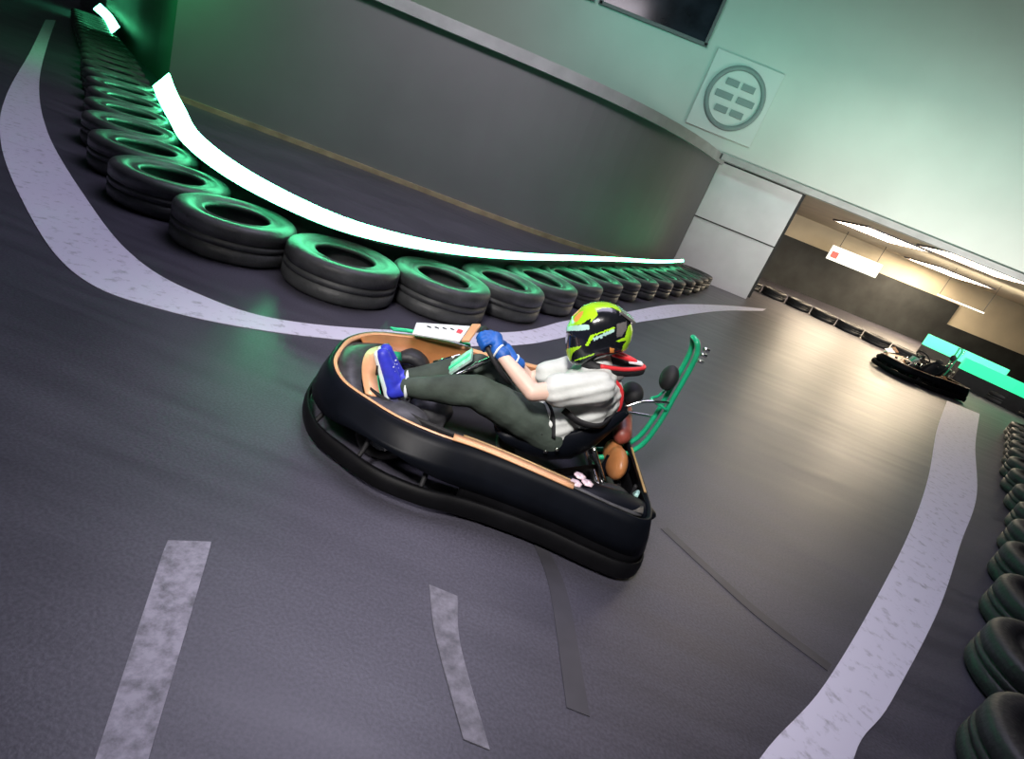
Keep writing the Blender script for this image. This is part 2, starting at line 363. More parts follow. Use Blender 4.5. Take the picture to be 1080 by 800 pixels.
for i, p in enumerate(resample(barrier_path, .865)):
    t = bpy.data.objects.new('tyre', TY); col.objects.link(t); t.location = (p.x, p.y, 0); t.rotation_euler = (0, 0, random.uniform(0, 6))
    tag(t, 'black tyre lying flat in the green-lit barrier, %s from the white column' % NUM[i], 'tyre', 'tyres of the green-lit left barrier')
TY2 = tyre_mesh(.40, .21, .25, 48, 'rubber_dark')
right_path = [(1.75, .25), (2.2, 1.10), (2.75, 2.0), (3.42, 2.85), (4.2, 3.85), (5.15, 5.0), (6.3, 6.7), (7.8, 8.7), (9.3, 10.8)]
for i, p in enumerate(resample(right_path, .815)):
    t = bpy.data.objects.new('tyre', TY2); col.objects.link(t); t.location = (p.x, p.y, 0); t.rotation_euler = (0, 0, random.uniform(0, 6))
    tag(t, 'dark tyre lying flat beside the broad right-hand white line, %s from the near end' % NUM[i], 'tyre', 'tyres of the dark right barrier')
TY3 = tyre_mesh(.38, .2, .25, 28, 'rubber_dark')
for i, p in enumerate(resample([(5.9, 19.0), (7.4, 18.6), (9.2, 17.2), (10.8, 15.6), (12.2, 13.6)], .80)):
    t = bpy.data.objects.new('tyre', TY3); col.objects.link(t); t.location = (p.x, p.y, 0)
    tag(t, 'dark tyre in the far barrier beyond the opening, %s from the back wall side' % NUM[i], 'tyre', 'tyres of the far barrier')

# light strips
def led(name, path, w0, w1, z, label, m='led', tilt=.95):
    P = catmull([(x, y, 0) for x, y in path], 10); N = len(P); secs = []; sup = []
    for i, p in enumerate(P):
        t = (P[min(i+1, N-1)]-P[max(i-1, 0)]).normalized(); n = Vector((-t.y, t.x, 0))
        w_ = w1+(w0-w1)*(1-i/(N-1))**2.4
        d = (n*math.cos(tilt)+Vector((0, 0, 1))*math.sin(tilt)); b = (Vector((0, 0, 1))*math.cos(tilt)-n*math.sin(tilt))
        c = p*.945+Vector((0, 0, z))
        secs.append([c-d*w_/2-b*.012, c+d*w_/2-b*.012, c+d*w_/2+b*.012, c-d*w_/2+b*.012])
        sup.append([p-n*.03, p+n*.03, p+n*.03+Vector((0, 0, .34)), c+d*w_/2-b*.014, c-d*w_/2-b*.014, p-n*.03+Vector((0, 0, .31))])
    root = empty(name, (0, 0, 0)); tag(root, label, 'light strip')
    ring_loft('diffuser', secs, m, root, False).data.polygons.foreach_set('use_smooth', [False]*(4*(N-1)+2))
    ring_loft('mounting_rail', sup, 'wall_grey', root, False)
    return root
led('light_strip', [(-6.75, 9.0), (-5.75, 7.8), (-4.75, 6.65), (-3.85, 5.65), (-2.9, 4.95), (-2.0, 4.68), (-1.45, 4.90), (-.95, 5.50), (-.42, 6.5), (.2, 8.0), (.95, 9.8), (1.9, 12.0), (2.75, 14.3)], .30, .05, .44,
    'long bright green-white light strip curving along the back of the tyre barrier')
led('light_strip', [(-19.0, 21.7), (-16.0, 18.7), (-12.6, 15.0)], .30, .24, .42, 'short bright light strip at the far left end of the tyre barrier')

# ------------------------------------------------------------------ things on the walls and in the far hall
sg = empty('wall_sign', (2.3, 14.93, 4.02)); tag(sg, 'square white sign with a round dark emblem high on the pale upper wall', 'sign')
box('sign_board', (0, -.02, 0), (1.6, .05, 1.6), 'sign_white', sg, .01)
bm = bmesh.new()
add_tube(bm, [(.62*math.cos(a*math.pi/12), -.07, .62*math.sin(a*math.pi/12)) for a in range(24)], .055, 8, True, True, 2)
for z, wd in ((.28, .7), (0, .95), (-.28, .7)):
    for s in (-1, 1): add_box(bm, (s*wd*.27, -.06, z), (wd*.42, .03, .13))
finish('emblem', bm, 'sign_grey', sg, False)
for (x, y, lx, ly, lab) in [(9.1, 20.0, 2.0, 2.6, 'smaller warm white ceiling light panel, farther back in the far hall'), (10.5, 17.0, 2.4, 2.0, 'large white ceiling light panel near the opening of the far hall'), (14.3, 24.6, 2.2, 2.6, 'warm ceiling light panel deep at the right of the far hall')]:
    e = empty('ceiling_light', (x, y, 2.92)); tag(e, lab, 'ceiling light', 'light panels in the far hall ceiling')
    bm = bmesh.new()
    for s in (-1, 1):
        add_box(bm, (0, s*ly/2, 0), (lx+.06, .05, .08)); add_box(bm, (s*lx/2, 0, 0), (.05, ly, .08))
    finish('frame', bm, 'frame', e, False); box('diffuser', (0, 0, -.01), (lx, ly, .03), 'panel_light', e)
e = empty('backlit_sign', (10.9, 24.6, 2.0)); tag(e, 'white backlit sign with a small red mark hanging in the far hall', 'sign')
box('sign_face', (0, 0, 0), (2.1, .12, .55), 'sign_light', e, .01); box('red_mark', (-.85, -.07, -.05), (.28, .03, .25), 'sign_red', e)
for s in (-.8, .8): tube('hanger', [(s, 0, .27), (s, 0, .93)], .012, 'dark_steel', e, smooth=False)
e = empty('tube_light', (13.2, 21.0, 1.95)); tag(e, 'thin white tube light glowing in the far hall', 'light')
tube('glowing_tube', [(-.85, 0, 0), (.85, 0, 0)], .025, 'sign_light', e, smooth=False)
for s in (-.8, .8): tube('hanger', [(s, 0, 0), (s, 0, .98)], .008, 'dark_steel', e, smooth=False)
def far_led(path, z, hh, lab):
    root = empty('light_strip'); tag(root, lab, 'light strip')
    P = [Vector((x, y, 0)) for x, y in path]
    ribbon_solid('diffuser', [p+Vector((0, -.04, 0)) for p in P], [p+Vector((0, .04, 0)) for p in P], z-hh/2, z+hh/2, 'led_far', root)
    ribbon_solid('mounting_rail', [p+Vector((0, -.03, 0)) for p in P], [p+Vector((0, .03, 0)) for p in P], 0, z-hh/2, 'matte', root)
far_led([(11.0, 17.9), (11.6, 17.0), (12.1, 15.9)], .62, .34, 'green glowing strip on the far barrier, the farther of the two')
far_led([(10.55, 15.3), (11.3, 14.4), (12.0, 13.3)], .55, .30, 'green glowing strip on the far barrier, nearest the right edge')

# ------------------------------------------------------------------ the kart
KX, KY, KA = -.14, 2.70, R(190)
kart = empty('go_kart', (KX, KY, 0), KA)
tag(kart, 'black rental go-kart with peach-orange trim and green rear hoop, driven by the helmeted person', 'go-kart')
half = [(.73, 0), (.715, .17), (.63, .33), (.48, .44), (.33, .52), (.15, .565), (0, .575), (-.15, .60), (-.4, .66), (-.64, .725), (-.76, .735), (-.81, .66), (-.835, .45), (-.85, .2)]
plan = half + [(x, -y) for x, y in half[1:]][::-1] + []
plan.insert(len(half), (-.855, 0))
PL = [Vector((p.x, p.y, 0)) for p in catmull([(x, y, 0) for x, y in plan], 6, True)]
NP = len(PL); NRM = []
for i in range(NP):
    t = (PL[(i+1) % NP]-PL[i-1]).normalized(); NRM.append(Vector((t.y, -t.x, 0)))
if (NRM[0].x < 0): NRM = [-n for n in NRM]
def outw(x):
    t = max(0, min(1, (x+.5)/.9)); return .065+.085*t*t*(3-2*t)
def ring(name, prof, m, parent=kart):
    secs = []
    for p, n in zip(PL, NRM):
        o_ = outw(p.x)*(1-.5*max(0, n.x)**2); secs.append([p+n*(a*o_+b)+Vector((0, 0, z(p.x) if callable(z) else z)) for a, b, z in prof])
    return ring_loft(name, secs, m, parent)
lipz = lambda x: .31-.02*max(0, x)
bz = lambda x: .15+.06*math.exp(-((x-.35)/.22)**2)
bump_o = ring('bumper_shell', [(0, -.012, lambda x: lipz(x)-.01), (0, .0, lipz), (.14, 0, lambda x: lipz(x)-.002), (.32, 0, .275), (.58, 0, .22), (.80, 0, bz), (.74, 0, bz), (.52, 0, .215), (.26, 0, .25), (.1, -.008, lambda x: lipz(x)-.03)], 'gloss')
ring('bumper_skirt', [(.78, 0, .045), (.78, 0, .085), (.86, 0, .115), (.98, 0, .11), (1.06, 0, .08), (1.04, 0, .04), (.92, 0, .025)], 'plastic')
kb = min(range(NP), key=lambda i: abs(PL[i].y)+(10 if PL[i].x > 0 else 0)); secs = []
for q in range(NP):
    p, n = PL[(kb+q) % NP], NRM[(kb+q) % NP]
    if p.x < .02 and p.y > 0 or p.x < .02 and secs == [] : secs.append([p+n*(a*outw(p.x))+Vector((0, 0, z)) for a, z in [(.50, .10), (.50, .16), (.66, .18), (.74, .15), (.74, .10), (.62, .08)]])
ring_loft('bumper_rail', secs, 'plastic', kart, False)
k0 = min(range(NP), key=lambda i: abs(PL[i].y)+(10 if PL[i].x > 0 else 0))
secs = []
for q in range(NP):
    p, n = PL[(k0+q) % NP], NRM[(k0+q) % NP]
    if p.x > -.46: secs.append([p+n*b+Vector((0, 0, lipz(p.x)+z)) for b, z in ((-.004, .004), (-.022, -.002), (-.026, -.022), (-.004, -.012))])
ring_loft('orange_lip', secs, 'peach', kart, False)['label'] = 'peach-orange lip'
# posts tying shell, rail and skirt together
for i in range(3, NP, 9):
    p, n = PL[i], NRM[i]; o_ = outw(p.x)*(1-.5*max(0, n.x)**2); bm = bmesh.new()
    add_tube(bm, [p+n*(.30*o_)+Vector((0, 0, .23)), p+n*(.48*o_)+Vector((0, 0, .13)), p+n*(.86*o_)+Vector((0, 0, .07))], .011, 8)
    finish('bumper_bracket', bm, 'matte', kart)
# far side wide orange inner face, near side two-tone pod top
def strip_on(name, x0, x1, side, a0, a1, z0, z1, m, th=.01):
    pts = [(p, n) for p, n in zip(PL, NRM) if x0 <= p.x <= x1 and p.y*side > .05 and abs(n.x) < .995]
    pts.sort(key=lambda q: q[0].x); secs = []
    for p, n in pts:
        A = p+n*a0+Vector((0, 0, z0)); B = p+n*a1+Vector((0, 0, z1)); k = Vector((0, 0, th))
        secs.append([A, B, B-k, A-k])
    return ring_loft(name, secs, m, kart, False)
strip_on('pod_side_panel', -.70, .70, -1, -.03, -.15, .30, .20, 'orange')['label'] = 'orange-brown inner side panel'
strip_on('pod_top', -.82, .08, 1, -.03, -.115, .305, .275, 'grey_fairing')
strip_on('gold_pinstripe', -.80, .06, 1, -.112, -.128, .285, .280, 'gold')
strip_on('pod_trim', -.48, .10, 1, .012, -.042, .322, .318, 'peach')['label'] = 'broad peach-orange trim'
strip_on('pod_inner_wall', -.82, .60, 1, -.125, -.15, .28, .08, 'matte', .02)
strip_on('fairing_edge', .05, .55, -1, .035, -.01, .325, .33, 'trim_green')['label'] = 'thin green trim edge'
# front fairing: charcoal nose, peach band, green edge
def arch(x, z, wd, drop, x2, n=14):
    out = []
    for i in range(n+1):
        t = -1+2*i/n; out.append(Vector((x-x2*t*t, wd*t, z-drop*t*t)))
    return out
def saddle(name, x0, x1, z0, z1, wd0, wd1, m, bow=.08):
    a = arch(x0, z0, wd0, .05, bow); b = arch(x1, z1, wd1, .05, bow)
    secs = []
    for p, q in zip(a, b):
        secs.append([p, q, q-Vector((0, 0, .012)), p-Vector((0, 0, .012))])
    return ring_loft(name, secs, m, kart, False)
saddle('nose_fairing', .71, .60, .295, .31, .30, .34, 'grey_fairing')
saddle('nose_band', .60, .525, .31, .305, .30, .30, 'peach')['label'] = 'peach-orange nose band'
saddle('nose_green_edge', .525, .505, .307, .26, .29, .28, 'trim_green')['label'] = 'green edge'
saddle('nose_back', .505, .49, .265, .10, .28, .28, 'matte')
# raised number fairing on the far pod
pA, pB, pC, pD = Vector((.42, -.54, .34)), Vector((.11, -.62, .40)), Vector((.15, -.45, .345)), Vector((.42, -.42, .31))
plate('number_board', [pA+Vector((0, 0, .02)), pB+Vector((0, 0, .02)), pC+Vector((0, 0, .02)), pD+Vector((0, 0, .02))], .012, 'white', kart)['label'] = 'white board with a row of small black marks'
nb = [o for o in kart.children if o.name.startswith('number_board')][0]
bm = bmesh.new()
for k in range(4):
    c = pA.lerp(pB, .26+.15*k)*.68+pD.lerp(pC, .26+.15*k)*.32+Vector((0, 0, .0275)); add_box(bm, c, (.026, .016, .003))
finish('lettering', bm, 'ink', nb, False)
plate('board_red_mark', [pB.lerp(pC, .4)+Vector((.05, 0, .0285)), pB.lerp(pC, .4)+Vector((.02, 0, .0285)), pB.lerp(pC, .6)+Vector((.02, 0, .0285)), pB.lerp(pC, .6)+Vector((.05, 0, .0285))], .002, 'red', nb, 0)
plate('pod_end_cap', [(.10, -.63, .435), (.055, -.60, .46), (.10, -.43, .395), (.14, -.45, .375)], .014, 'peach', kart)['label'] = 'peach-orange end cap'
# floor pan and frame
plate('floor_pan', [(.62, .2, .045), (.62, -.2, .045), (.3, -.34, .045), (-.3, -.40, .045), (-.3, .40, .045), (.3, .34, .045)], .006, 'matte', kart)
for s in (-1, 1):
    tube('frame_rail', [(.66, s*.10, .07), (.5, s*.24, .07), (.2, s*.34, .07), (-.3, s*.36, .07), (-.6, s*.28, .08), (-.88, s*.28, .09)], .016, 'matte', kart)
    tube('side_bar', [(.28, s*.36, .09), (.15, s*.47, .11), (-.3, s*.55, .11), (-.5, s*.40, .09)], .012, 'dark_steel', kart)
tube('cross_member', [(-.2, -.36, .06), (-.2, .36, .06)], .014, 'matte', kart, smooth=False)
tube('rear_axle', [(-.70, -.60, .135), (-.70, .60, .135)], .02, 'steel', kart, smooth=False)
tube('front_axle', [(.38, -.42, .12), (.38, .42, .12)], .012, 'dark_steel', kart, smooth=False)
tube('rear_bar', [(-.76, -.52, .12), (-.82, -.4, .12), (-.85, 0, .12), (-.82, .4, .12), (-.76, .52, .12)], .018, 'matte', kart)
# wheels
def wheel(x, y, r, w_):
    h = w_
    prof = [(r*.55, -h/2), (r*.80, -h/2-.004), (r*.95, -h*.42), (r, -h*.28), (r, h*.28), (r*.95, h*.42), (r*.80, h/2+.004), (r*.55, h/2), (r*.52, h*.3), (r*.52, -h*.3)]
    mt = Matrix.Translation((x, y, r)) @ Matrix.Rotation(R(90), 4, 'X')
    t = lathe('wheel', prof, 'rubber_dark', kart, mt, 36)
    rp = [(.025, -h*.30), (r*.35, -h*.28), (r*.50, -h*.46), (r*.54, -h*.46), (r*.52, 0), (r*.54, h*.46), (r*.50, h*.46), (r*.35, h*.28), (.025, h*.30)]
    lathe('rim', rp, 'steel', t, mt, 28)
    lathe('hub', [(.004, -h*.40), (.024, -h*.40), (.024, h*.40), (.004, h*.40)], 'dark_steel', t, mt, 16)
for s in (-1, 1):
    wheel(.38, s*.36, .13, .13); wheel(-.70, s*.54, .14, .20)
    # glossy rear wheel covers
    blob('wheel_cover', [('e', (-.68, s*.60, .265), (.20, .085, .045)), ('e', (-.55, s*.56, .255), (.14, .09, .035))], 'gloss', kart, .01, 5)
for k, (x, y) in enumerate([(-.47, .60), (-.53, .57), (-.50, .53)]):
    lathe('cover_sticker', [(.002, .30), (.030, .298), (.030, .303), (.002, .305)], 'pinkish', kart, Matrix.Translation((x, y, .0)), 6)['label'] = 'pale pink hexagonal sticker'
# front brake duct dome near left front wheel
blob('wheel_guard', [('e', (.33, .36, .235), (.13, .10, .05)), ('e', (.45, .36, .22), (.10, .09, .05))], 'grey_fairing', kart, .01, 5)
# seat
SP = [(-.14, .185), (-.20, .13), (-.32, .10), (-.46, .10), (-.58, .15), (-.66, .26), (-.71, .38), (-.745, .50)]
SW = [.17, .175, .18, .185, .19, .195, .18, .15]; SH = [.04, .09, .13, .17, .20, .17, .12, .05]
secs = []
for i, (x, z) in enumerate(SP):
    t = Vector((SP[min(i+1, 7)][0]-SP[max(i-1, 0)][0], 0, SP[min(i+1, 7)][1]-SP[max(i-1, 0)][1])).normalized()
    n = Vector((-t.z, 0, t.x)); n = n if n.z > 0 or n.x > 0 else -n
    if n.z < 0: n = -n
    if i > 4: n = Vector((abs(n.x), 0, abs(n.z)))
    row = []
    for k in range(13):
        u = -1+2*k/12; row.append(Vector((x, SW[i]*(1-.1*(abs(u)**4))*math.copysign(min(1, abs(u)*1.25), u), z))+n*SH[i]*abs(u)**3)
    back = [p-n*.012+Vector((0, .012*(1 if k > 6 else -1), 0)) for k, p in enumerate(row)]
    secs.append(row+back[::-1])
st = ring_loft('seat', secs, 'gloss', kart, False)
tube('seat_strut', [(-.62, .2, .30), (-.74, .28, .14), (-.72, .30, .09)], .012, 'chrome', kart)
tube('seat_strut', [(-.62, -.2, .30), (-.74, -.28, .14), (-.72, -.30, .09)], .012, 'chrome', kart)
for dx in (0, .05): lathe('seat_bolt', [(.002, 0), (.010, 0), (.010, .014), (.002, .016)], 'chrome', kart, Matrix.Translation((-.40-dx, .205, .20+dx*.6)) @ Matrix.Rotation(R(-90), 4, 'X'), 8)
# steering
sw_c = Vector((-.03, 0, .525)); u_ = Vector((.76, 0, .65)).normalized(); v_ = Vector((0, 1, 0)); nn = u_.cross(v_)
def rimp(a, r=.155): return sw_c+u_*r*math.cos(R(a))+v_*r*math.sin(R(a))
sw = tube('steering_wheel', [rimp(a) for a in range(0, 360, 20)], .0135, 'matte', kart, True, 10, True, 3)
bm = bmesh.new()
for a in (80, 180, 280): add_tube(bm, [sw_c-nn*0, rimp(a)], .011, 8, smooth=False)
finish('spoke', bm, 'dark_steel', sw)
blob('hub_pad', [('e', sw_c, (.045, .05, .045))], 'matte', sw, .008, 2)
tube('steering_column', [sw_c, (.14, 0, .35), (.34, 0, .14)], .014, 'steel', kart)
# nassau panel, tank, small steel parts seen between the pod and the wheel
plate('front_panel', [(.09, .03, .47), (.09, -.13, .47), (.17, -.12, .36), (.17, .03, .36)], .014, 'shield', kart)['label'] = 'white and green steering shield'
plate('front_panel_stripe', [(.10, -.03, .466), (.10, -.07, .466), (.18, -.06, .36), (.18, -.02, .36)], .006, 'trim_green', kart)
for (a, b) in [((.10, .06, .42), (.20, .10, .34)), ((.14, -.16, .40), (.26, -.20, .30)), ((.0, .09, .40), (.08, .13, .33))]:
    tube('steering_stay', [a, b], .008, 'chrome', kart, smooth=False)
blob('fuel_tank', [('e', (.20, 0, .13), (.12, .11, .075)), ('b', (.20, 0, .11), (.18, .18, .10))], 'grey_fairing', kart, .012, 4)
lathe('filler_cap', [(.002, 0), (.026, 0), (.026, .025), (.002, .03)], 'red', kart, Matrix.Translation((.2, 0, .2)), 16)
for s in (-1, 1):
    tube('pedal', [(.40, s*.13, .07), (.47, s*.13, .18), (.50, s*.13, .30)], .009, 'steel', kart)
    plate('pedal_pad', [(.50, s*.13-.03, .25), (.50, s*.13+.03, .25), (.515, s*.13+.03, .34), (.515, s*.13-.03, .34)], .01, 'dark_steel', kart)
plate('cockpit_side', [(.02, .36, .17), (-.12, .40, .15), (-.14, .38, .19), (.0, .35, .215)], .012, 'orange', kart)['label'] = 'orange cockpit side piece'
# engine, exhaust, chain guard
eng = box('engine', (-.80, -.22, .20), (.22, .24, .20), 'matte', kart, .02)
bm = bmesh.new()
for k in range(6): add_box(bm, (-.80, -.22, .31+.016*k), (.18-.008*k, .18-.008*k, .006))
finish('cooling_fins', bm, 'steel', eng, False)
blob('exhaust_silencer', [('c', (-.80, .04, .34), (-.82, -.16, .42), .052, .045), ('c', (-.82, -.16, .42), (-.78, -.22, .30), .03, .03)], 'brown', kart, .01, 3)
blob('engine_cover', [('e', (-.80, .14, .22), (.05, .11, .085)), ('e', (-.80, .04, .22), (.05, .10, .07))], 'orange', kart, .01, 5)['label'] = 'glossy orange engine cover'
plate('chain_guard', [(-.74, .12, .12), (-.88, .12, .12), (-.9, .12, .26), (-.74, .12, .24)], .012, 'gloss', kart)
tube('tail_lamp', [(-.80, .50, .27), (-.83, .44, .26), (-.84, .40, .22)], .010, 'pale_teal', kart)
# green hoop and headrest
hp = [(-.73, .17), (-.84, .22), (-.925, .32), (-.955, .48), (-.96, .65), (-.965, .82), (-.955, .90)]
tube('rear_hoop', [(x, .042, z) for x, z in hp]+[(-.935, .035, .94), (-.925, 0, .95), (-.935, -.035, .94)]+[(x+.0, -.042, z) for x, z in hp[::-1]], .014, 'green', kart, n=6)['label'] = 'slim green hoop'
hoop = [o for o in kart.children if o.name.startswith('rear_hoop')][0]
for k, (dz, w2) in enumerate([(.93, .05), (.90, .06), (.865, .04)]):
    lathe('hoop_bolt', [(.002, 0), (.010, 0), (.010, .03), (.002, .034)], 'chrome', kart, Matrix.Translation((-.965, .07, dz)) @ Matrix.Rotation(R(-90), 4, 'Y'), 10)
blob('headrest', [('e', (-.905, .0, .71), (.045, .062, .07))], 'matte', kart, .008, 3)
tube('headrest_stay', [(-.95, -.06, .64), (-.90, 0, .60), (-.86, .03, .58), (-.95, .06, .56)], .007, 'green', kart)
tube('hoop_stay', [(-.74, .05, .50), (-.82, .05, .56), (-.945, .05, .60)], .008, 'chrome', kart)
tube('hoop_stay', [(-.72, -.05, .42), (-.82, -.05, .44), (-.945, -.05, .46)], .008, 'steel', kart)
blob('engine_airbox', [('e', (-.82, -.14, .52), (.06, .08, .06)), ('c', (-.82, -.14, .48), (-.82, -.18, .30), .03, .03)], 'matte', kart, .01, 3)
plate('rear_bumper_stripe', [(-.815, .52, .314), (-.848, .1, .314), (-.858, .1, .314), (-.826, .52, .314)], .004, 'gold', kart, 0)

# ------------------------------------------------------------------ the driver (same frame as the kart)
body_prims = [
    ('e', (-.46, 0, .82), (.095, .075, .115)), ('c', (-.54, 0, .62), (-.48, 0, .76), .058, .055),
    ('c', (-.42, -.07, .27), (-.42, .07, .27), .12, .12), ('c', (-.42, 0, .29), (-.53, 0, .50), .115, .125),
    ('c', (-.53, -.11, .56), (-.53, .11, .56), .085, .085),
    ('e', (-.36, 0, .825), (.02, .014, .018)), ('e', (-.37, 0, .775), (.03, .03, .01))]
HL, HR_ = rimp(36), rimp(-105)
elL, elR = Vector((-.21, .27, .505)), Vector((-.27, -.24, .36))
wrL = HL+Vector((-.075, .035, -.015)); wrR = HR_+Vector((-.085, -.01, -.03))
shL, shR = Vector((-.50, .19, .60)), Vector((-.50, -.16, .56))
for sh, el, wr in ((shL, elL, wrL), (shR, elR, wrR)):
    body_prims += [('c', sh, el, .056, .043), ('c', el, el.lerp(wr, .35), .042, .041), ('c', el.lerp(wr, .35), wr, .041, .028)]
hipL, hipR = Vector((-.38, .09, .26)), Vector((-.38, -.09, .26))
knL, knR = Vector((.035, .19, .385)), Vector((.02, -.16, .36))
anL, anR = Vector((.37, .14, .265)), Vector((.38, -.13, .19))
for h, k, a in ((hipL, knL, anL), (hipR, knR, anR)):
    body_prims += [('c', h, k, .082, .055), ('c', k, k.lerp(a, .35), .052, .052), ('c', k.lerp(a, .35), a, .050, .034)]
    # foot
    body_prims += [('c', a, a+Vector((.03, 0, -.03)), .034, .032), ('c', a+Vector((.02, 0, -.03)), a+Vector((.13, -.01*(1 if a.y > 0 else -1), .11)), .030, .026)]
# hands: palm and five fingers closed round the rim
def hand_prims(c, ang, wr, side, grow=0.):
    t = (-u_*math.sin(R(ang))+v_*math.cos(R(ang))).normalized()     # along the rim
    if t.dot(Vector((1, 0, 0))) < 0: t = -t
    radial = (c-sw_c).normalized()
    a = (wr-c); a -= t*a.dot(t); a.normalize()                       # towards the palm
    b = radial - a*radial.dot(a) - t*radial.dot(t); b.normalize()    # out of the wheel
    pr = [('c', wr, c+a*.050+b*.022, .026+grow, .030+grow), ('c', c+a*.040+b*.020-t*.022, c+a*.030+b*.022+t*.024, .021+grow, .021+grow)]
    for off, ln in ((-.034, .8), (-.012, 1.0), (.010, 1.05), (.031, .95)):
        k = c+t*off
        p = [k+a*.030+b*.024, k+a*.004+b*.031, k-a*.022*ln+b*.018, k-a*.028*ln-b*.006, k-a*.012*ln-b*.024]
        for i in range(4): pr.append(('c', p[i], p[i+1], (.0098, .0092, .0086, .008)[i]+grow, (.0092, .0086, .008, .0076)[i]+grow))
    th = [c+a*.045+b*.006+t*.03, c+a*.024-b*.012+t*.045, c+a*.002-b*.026+t*.052, c-a*.012-b*.026+t*.050]
    for i in range(3): pr.append(('c', th[i], th[i+1], (.013, .011, .010)[i]+grow, (.011, .010, .009)[i]+grow))
    return pr
hpL, hpR = hand_prims(HL, 36, wrL, 1), hand_prims(HR_, -105, wrR, -1)
person = blob('person', body_prims+hpL+hpR, 'skin', None, .0062, 3)
person.location = (KX, KY, 0); person.rotation_euler = (0, 0, KA)
tag(person, 'person in lime and black helmet, grey t-shirt and blue gloves, seated driving the go-kart', 'person')
# clothes
sh_pr = [('c', (-.42, -.075, .31), (-.42, .075, .31), .125, .125), ('c', (-.43, 0, .33), (-.54, 0, .52), .135, .145), ('c', (-.545, -.10, .54), (-.545, .10, .54), .112, .112),
         ('c', (-.55, 0, .60), (-.525, 0, .665), .085, .068), ('c', (-.54, -.09, .44), (-.54, .09, .44), .115, .115),
         ('c', (-.53, -.07, .60), (-.53, .09, .60), .098, .100), ('c', (-.62, -.07, .45), (-.60, -.06, .56), .085, .09), ('c', (-.62, .07, .45), (-.60, .06, .56), .085, .09)]
for sh, el in ((shL, elL), (shR, elR)):
    sh_pr += [('c', sh+Vector((-.01, 0, 0)), sh.lerp(el, .52), .090, .078), ('c', sh.lerp(el, .45), sh.lerp(el, .60), .079, .082)]
shirt = blob('shirt', sh_pr, 'shirt', person, .008, 6)
# folds in the cloth, radiating from the armpit
for v in shirt.data.vertices:
    c = v.co; k = math.sin((c.x*1.0+c.z*1.7)*58+3*math.sin(c.y*11))*.0030*(1 if abs(c.y) > .10 else .5)
    v.co = c + v.normal*k
bm = bmesh.new()
tr_pr = [('c', (-.41, -.08, .25), (-.41, .08, .25), .125, .125)]
for h, k, a in ((hipL, knL, anL), (hipR, knR, anR)):
    tr_pr += [('c', h, k, .118, .085), ('c', k, k.lerp(a, .4), .084, .074), ('c', k.lerp(a, .4), k.lerp(a, .93), .074, .048)]
bm.free()
tro = blob('trousers', tr_pr, 'trousers', person, .0085, 6)
for v in tro.data.vertices:
    c = v.co; v.co = c+v.normal*.0015*math.sin(c.x*48+c.z*30)
for an, s in ((anL, 1), (anR, -1)):
    a = an; toe = a+Vector((.135, -.012*s, .125))
    sh_ = blob('shoe', [('c', a+Vector((-.012, 0, .0)), a+Vector((.035, 0, -.035)), .044, .042), ('c', a+Vector((.03, 0, -.03)), toe, .040, .034), ('c', a+Vector((.05, 0, .02)), toe+Vector((-.01, 0, -.01)), .036, .032)], 'shoe', person, .007, 3)
    d = (toe-a-Vector((.035, 0, -.035))).normalized(); nrm = Vector((d.z, 0, -d.x))
    c0 = a+Vector((.035, 0, -.035))
    blob('sole', [('c', c0+nrm*.036-d*.02+Vector((0, .012*k, 0)), toe+nrm*.028+d*.012+Vector((0, .012*k, 0)), .016, .014) for k in (-1, 1)], 'white', sh_, .006, 2)
    tube('sock_band', [a+Vector((-.02+.0*math.cos(q), .046*math.cos(q), .046*math.sin(q)*.95))+Vector((.046*math.sin(q)*.3, 0, 0)) for q in [k*math.pi/6 for k in range(12)]], .009, 'white', sh_, True)
    bm = bmesh.new()
    for k in range(4): add_tube(bm, [c0+d*(.06+.022*k)-nrm*.036+Vector((0, y, 0)) for y in (-.022, 0, .022)], .004, 6)
    finish('laces', bm, 'white', sh_)
for pr, wr, c in ((hand_prims(HL, 36, wrL, 1, .0035), wrL, HL), (hand_prims(HR_, -105, wrR, -1, .0035), wrR, HR_)):
    d = (wr-c).normalized()
    g = blob('glove', pr+[('c', wr-d*.01, wr+d*.028, .034, .037)], 'blue', person, .0055, 2)
    tube('glove_strap', [wr-d*.002+(d.orthogonal().normalized()*math.cos(q)+d.cross(d.orthogonal()).normalized()*math.sin(q))*.0355 for q in [k*math.pi/6 for k in range(12)]], .0055, 'white', g, True)
# harness and lap straps
def strap(name, pts, wd, m, par):
    P = catmull(pts, 8); secs = []
    for i, p in enumerate(P):
        t = (P[min(i+1, len(P)-1)]-P[max(i-1, 0)]).normalized(); c = Vector((-.50, 0, .45)); o_ = (p-c); o_.y *= 1.0; o_ -= t*o_.dot(t); o_.normalize(); s_ = t.cross(o_)
        secs.append([p-s_*wd/2, p+s_*wd/2, p+s_*wd/2+o_*.006, p-s_*wd/2+o_*.006])
    return ring_loft(name, secs, m, par, False)
for s in (1, -1):
    strap('harness_strap', [(-.40, s*.200, .440), (-.50, s*.222, .415), (-.60, s*.215, .43), (-.675, s*.13, .48)], .034, 'matte', person)
    strap('lap_strap', [(-.285, s*.06, .36), (-.32, s*.145, .33), (-.35, s*.20, .27)], .036, 'matte', person)
    strap('lap_strap', [(-.33, s*.06, .42), (-.37, s*.165, .38), (-.41, s*.205, .28)], .030, 'matte', person)
